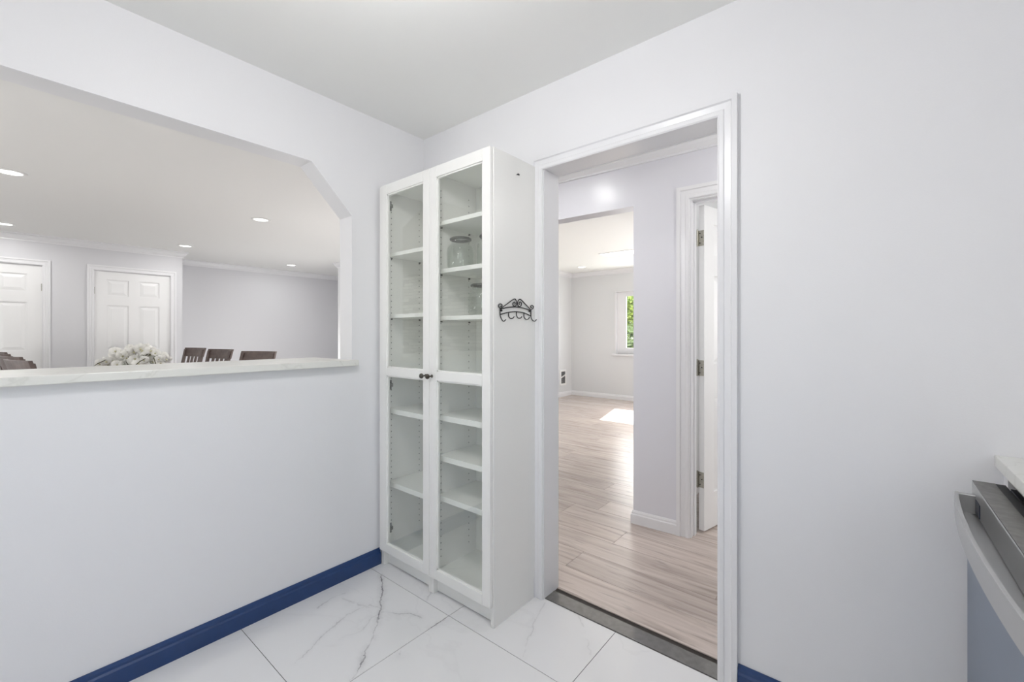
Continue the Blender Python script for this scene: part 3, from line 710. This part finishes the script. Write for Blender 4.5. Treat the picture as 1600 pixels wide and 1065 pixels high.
# ------------------------------------------------------------------ recessed ceiling lights
def downlight(x, y, z, label, grp):
    t = thing('recessed_light', label, 'ceiling light', (x, y, z), group=grp)
    MB().lathe((x, y, z), [(.062, -.004), (.066, -.008), (.082, -.006), (.086, 0), (.062, 0), (.062, -.004)], 32).build('trim_ring', 'plastic', t)
    MB().lathe((x, y, z), [(.0005, -.0035), (.0615, -.0035), (.0615, -.0005), (.0005, -.0005)], 32).build('diffuser', 'diffuser', t)
lab = ['round recessed light nearest the pass-through, above the dark chairs', 'round recessed light above the corner of the closet wall',
       'small round recessed light near the far dining wall', 'round recessed light at the left edge of the dining ceiling',
       'round recessed light above the table, out of frame to the left', 'round recessed light over the near dining floor, out of frame', 'round recessed light near the stone wall, out of frame', 'round recessed light added in the corner to brighten the stone wall, out of frame']
for (x, y), lb in zip(DL, lab): downlight(x, y, KZ, lb, 'recessed lights in the dining ceiling')
downlight(-1.61, 2.10, HZ, 'round recessed light in the hallway ceiling behind the door head', None)
t = thing('recessed_light', 'small round recessed light on the living room ceiling near the far wall', 'ceiling light', (-4.05, 6.90, LZ))
MB().lathe((-4.05, 6.90, LZ), [(.062, -.004), (.066, -.008), (.082, -.006), (.086, 0), (.062, 0), (.062, -.004)], 32).build('trim_ring', 'plastic', t)
MB().lathe((-4.05, 6.90, LZ), [(.0005, -.0035), (.0615, -.0035), (.0615, -.0005), (.0005, -.0005)], 32).build('diffuser', 'diffuser', t)
t = thing('glowing_strip', 'long flat white glowing strip on the living room ceiling', 'ceiling light', (-2.75, 6.08, LZ))  # glowing strip stands for a bright white patch of the ceiling
MB().box(-3.19, -2.30, 5.93, 6.25, LZ-.010, LZ-.0005).build('strip_frame', 'plastic', t, bevel=.002)
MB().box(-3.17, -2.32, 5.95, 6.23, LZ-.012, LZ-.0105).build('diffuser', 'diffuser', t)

# ------------------------------------------------------------------ wall heater, switches
t = thing('wall_heater', 'small white wall heater with a grey grille, low on the living room wall', 'heater', (-4.69, 7.26, .23))
mb = MB(); a0, a1, b0, b1 = 7.155, 7.375, .225, .530; e = .035
mb.box(-4.70, -4.682, a0, a0+e, b0, b1).box(-4.70, -4.682, a1-e, a1, b0, b1).box(-4.70, -4.682, a0+e, a1-e, b0, b0+e).box(-4.70, -4.682, a0+e, a1-e, b1-e, b1)
mb.prism([(a0+e, .385), (a0+e, .365), (a1-e, .415), (a1-e, .435)], 'x', -4.698, -4.680)
mb.build('cover', 'plastic', t, bevel=.002)
MB().box(-4.6995, -4.697, a0+e, a1-e, b0+e, b1-e).build('dark_recess', 'black', t)
for k in range(14):
    z = b0+e+.008+k*.0165
    MB().box(-4.697, -4.688, a0+e, a1-e, z, z+.008).build('slat', 'grille', t)
for nm, lb, z in (('wall_switch', 'white light switch on the dining wall end, just above the ledge', 1.28), ('wall_chime', 'small white box on the dining wall end, above the light switch', 1.80)):
    t = thing(nm, lb, 'switch' if nm == 'wall_switch' else 'wall box', (-6.62, 3.66, z))
    MB().box(-6.634, -6.6205, 3.605, 3.68, z-.057, z+.057).build('plate', 'plastic', t, bevel=.002)
    MB().box(-6.641, -6.6345, 3.63, 3.655, z-.02, z+.02).build('rocker', 'plastic', t, bevel=.001)

# ------------------------------------------------------------------ dining furniture
def chair_proto():
    t = thing('dining_chair', 'x', 'chair', (0, 0, 0), group='dark dining chairs')
    H = 1.05
    MB().box(-.22, .22, -.21, .21, .445, .475).build('seat', 'chair', t, bevel=.008)
    MB().box(-.20, .20, -.195, .195, .385, .444).build('seat_frame', 'chair', t)
    for sx in (-1, 1):
        MB().cyl((sx*.19, -.185, 0), (sx*.19, -.185, .444), .017, .022, 8).build('leg', 'chair', t)
        # rear leg runs up into the back post; back is at +y and leans outwards
        P = [(sx*.195, .235, 0), (sx*.195, .195, .42), (sx*.195, .205, .60), (sx*.195, .245, .85), (sx*.198, .285, H-.02)]
        q = MB()
        for a, b in zip(P[:-1], P[1:]):
            vs = []
            for c in (a, b):
                vs += [(c[0]-.017, c[1]-.014, c[2]), (c[0]+.017, c[1]-.014, c[2]), (c[0]+.017, c[1]+.014, c[2]), (c[0]-.017, c[1]+.014, c[2])]
            q.add(vs, [(0, 1, 5, 4), (1, 2, 6, 5), (2, 3, 7, 6), (3, 0, 4, 7), (3, 2, 1, 0), (4, 5, 6, 7)])
        q.build('leg', 'chair', t)
    def rail(z0, z1, yb0, yb1, curve, thick, half):
        q = MB(); n_ = 10; top = []
        for i in range(n_+1):
            u = -1+2*i/n_; dy = curve*(1-u*u)
            top.append((u*half, dy))
        for (xa, da), (xb, db) in zip(top[:-1], top[1:]):
            q.add([(xa, yb0+da, z0), (xb, yb0+db, z0), (xb, yb0+db+thick, z0), (xa, yb0+da+thick, z0), (xa, yb1+da, z1), (xb, yb1+db, z1), (xb, yb1+db+thick, z1), (xa, yb1+da+thick, z1)],
                  [(0, 3, 2, 1), (4, 5, 6, 7), (0, 1, 5, 4), (1, 2, 6, 5), (2, 3, 7, 6), (3, 0, 4, 7)])
        return q
    rail(H-.115, H, .255, .288, .030, .022, .225).build('top_rail', 'chair', t)
    rail(.56, .60, .185, .195, .020, .018, .19).build('lower_rail', 'chair', t)
    for k in range(4):
        x = -.12+k*.08
        q = MB().add([(x-.018, .208, .60), (x+.018, .208, .60), (x+.018, .222, .60), (x-.018, .222, .60), (x-.018, .276, H-.115), (x+.018, .276, H-.115), (x+.018, .290, H-.115), (x-.018, .290, H-.115)],
                     [(0, 3, 2, 1), (4, 5, 6, 7), (0, 1, 5, 4), (1, 2, 6, 5), (2, 3, 7, 6), (3, 0, 4, 7)])
        q.build('slat', 'chair', t)
    return t
cp = chair_proto()
def place(o, bx, by, ang, label):
    """top rail centre at (bx,by); ang = direction the rail runs; back leans to +y side of that direction"""
    c, s = math.cos(ang), math.sin(ang)
    o.location = (bx + s*.28, by - c*.28, 0); o.rotation_euler[2] = ang; o['label'] = label
specs = [(-5.03, 1.83, R(24), 'dark brown dining chair whose top rail shows rightmost above the ledge'),
 (-6.12, 1.80, R(16), 'dark brown dining chair in the middle of the three right of the orchids'),
 (-6.98, 1.76, R(14), 'dark brown dining chair nearest the closet door, just right of the orchids'),
 (-4.60, .15, R(193), 'dark brown dining chair nearest the ledge in the left cluster, widest top rail showing'),
 (-5.42, .13, R(194), 'dark brown dining chair second from the front in the left cluster'),
 (-6.25, .10, R(190), 'dark brown dining chair third from the front in the left cluster'),
 (-6.92, .10, R(188), 'dark brown dining chair farthest back in the left cluster')]
for k, (x, y, a, lb) in enumerate(specs): place(cp if k == 0 else dup(cp), x, y, a, lb)
t = thing('dining_table', 'long dark dining table under the white orchids, hidden by the ledge', 'table', (-5.8, .98, 0))
MB().box(-7.1, -4.65, .56, 1.30, .72, .76).build('tabletop', 'table', t, bevel=.004)
MB().box(-6.95, -4.80, .64, 1.22, .64, .719).build('apron', 'table', t)
for x in (-6.9, -4.86):
    for y in (.68, 1.18): MB().box(x-.035, x+.035, y-.035, y+.035, 0, .64).build('leg', 'table', t)

t = thing('orchid_arrangement', 'wide arrangement of white orchids in front of the closet door', 'flowers', (-5.86, .97, .7602))
MB().lathe((-5.86, .97, .7605), [(.001, 0), (.085, 0), (.10, .03), (.11, .13), (.105, .135), (.095, .13), (.08, .10), (.001, .10)], 28).build('planter', 'ceramic', t)
# one blossom mesh: five petals and a lip, facing +x
def blossom():
    q = MB()
    for k, (ang, ln, wd) in enumerate(((90, .040, .020), (162, .042, .030), (18, .042, .030), (234, .038, .020), (306, .038, .020))):
        a = R(ang); n_ = 6; m_ = 4; vs = []
        for i in range(n_+1):
            u = i/n_; half = wd*math.sin(math.pi*min(1, .12+u*.88))**.7 if u < 1 else .002
            for j in range(m_+1):
                v = -1+2*j/m_; yy = u*ln*1.1; xx = v*half
                zz = .012*math.sin(u*2.2) - .006*v*v - .012*u*u
                Y = math.cos(a)*yy - math.sin(a)*xx; Z = math.sin(a)*yy + math.cos(a)*xx
                vs.append((zz + .002*(k % 2), Y, Z))
        fs = [(i*(m_+1)+j, i*(m_+1)+j+1, (i+1)*(m_+1)+j+1, (i+1)*(m_+1)+j) for i in range(n_) for j in range(m_)]
        q.add(vs, fs, True)
    return q
bl = blossom().build('blossom', 'petal', None); COL.objects.unlink(bl)
lipm = MB().lathe((.006, 0, -.003), [(.0005, 0), (.006, .002), (.008, .007), (.004, .013), (.0005, .014)], 8, axis=(1, 0, -.2)).build('lip', 'lip', None); COL.objects.unlink(lipm)
rnd = random.Random(5); C0 = Vector((-5.86, .97, .7602))
heads = []
ta = Vector((.72, .69, 0))
for s0, s1, z_ in ((-.36, -.10, .27), (-.20, .05, .335), (0, .20, .34), (.16, .38, .29), (-.44, -.30, .21), (.36, .48, .22), (-.30, .34, .235), (-.28, .30, .19)):
    n_ = 5 if s1-s0 < .4 else 8
    for k in range(n_):
        u = (s0+(s1-s0)*(k+.5)/n_)*.70
        heads.append(C0+ta*u+Vector((rnd.uniform(-.05, .07), rnd.uniform(-.06, .04), z_-.02+rnd.uniform(-.03, .022))))
for p in heads:
    sc = rnd.uniform(.95, 1.30)
    o = bpy.data.objects.new('blossom', bl.data); COL.objects.link(o); o.parent = t; o.location = p-C0
    o.rotation_euler = (rnd.uniform(-.5, .5), rnd.uniform(-.35, .45), rnd.uniform(-.9, .7)-.1); o.scale = (sc,)*3
    l_ = bpy.data.objects.new('lip', lipm.data); COL.objects.link(l_); l_.parent = o
for s_, z_ in ((-.40, .24), (-.22, .32), (.02, .33), (.22, .30), (.42, .24), (-.33, .28), (.10, .31), (.33, .25)):
    e = C0+ta*s_*.7+Vector((0, 0, z_-.03)); mid = C0+ta*(s_*.35)+Vector((0, 0, .26))
    MB().tube(smoothpath([C0+ta*s_*.1+Vector((0, 0, .09)), mid, e], 8), .0035, 6).build('stem', 'stem', t)
for u, z_, du, dz in ((-.31, .135, .13, .075), (.10, .155, .10, .07), (.30, .165, -.02, .07)):     # bare twigs on the near side
    a = C0+ta*u+Vector((.10, -.10, z_)); b = a+ta*du+Vector((0, 0, dz))
    MB().tube([C0+Vector((0, 0, .09)), C0+ta*u*.6+Vector((.05, -.05, .11)), a, (a+b)/2+Vector((0, 0, .008)), b], .0045, 6).build('stem', 'stem', t)
for k in range(6):      # strap leaves
    an = k*1.05; d_ = Vector((math.cos(an), math.sin(an), 0))
    vs = []; n_ = 6
    for i in range(n_+1):
        u = i/n_; wv = .018*math.sin(math.pi*(.15+.85*u)); c_ = C0+d_*(.03+.15*u)+Vector((0, 0, .10+.08*math.sin(u*2.6)-.03*u)); sd = Vector((-d_.y, d_.x, 0))
        vs += [c_-sd*wv, c_+sd*wv]
    MB().add(vs, [(2*i, 2*i+1, 2*i+3, 2*i+2) for i in range(n_)], True).build('leaf', 'leafdark', t)

# ------------------------------------------------------------------ trees outside the living-room window
def tree(loc, blobs, m, label, n, name='tree', hgt=1.6):
    t = thing(name, label, 'tree', loc)
    x, y, z = loc
    MB().tube([(x, y, z-.02), (x+.03, y, z+hgt*.5), (x, y+.02, z+hgt)], [.08, .06, .03], 8).build('trunk', 'bark', t)
    rn = random.Random(n); q = MB()
    for k in range(n):
        bx, by, bz, br = rn.choice(blobs)
        d = Vector((rn.gauss(0, 1), rn.gauss(0, 1), rn.gauss(0, 1))); d = unit(d)*br*rn.uniform(.35, 1)**.5
        c = Vector((x+bx, y+by, z+bz))+d; a = unit(Vector((rn.gauss(0, 1), rn.gauss(0, 1), rn.gauss(0, .6)))); b = unit(a.orthogonal()); s_ = rn.uniform(.04, .085)
        q.add([c-a*s_, c+b*s_*.5, c+a*s_, c-b*s_*.5], [(0, 1, 2, 3)])
    q.build('foliage', m, t, kind='stuff')
tree((-5.0, 10.4, -.15), [(0, 0, 2.0, .7), (.4, .1, 1.6, .6), (-.5, 0, 1.7, .7), (.9, 0, 1.9, .6), (.5, .2, 2.3, .5)], 'leaf', 'yellow-green tree seen through the living room window', 5200, hgt=2.0)
tree((-4.6, 8.9, -.15), [(0, 0, .7, .7), (.8, .1, .7, .7), (-.8, 0, .8, .7), (1.6, .1, .8, .7), (.4, .2, 1.1, .6)], 'leafdark', 'dark green shrub low outside the living room window', 4200, name='shrub', hgt=.9)
tree((-6.0, 12.5, -.15), [(0, 0, 2.6, 1.2), (1.4, .1, 2.8, 1.2), (-1.2, 0, 2.4, 1.2), (.6, 0, 1.3, 1.2), (2.4, 0, 2.0, 1.1)], 'leafdark', 'dark tree farther back outside the living room window', 6000, hgt=2.4)
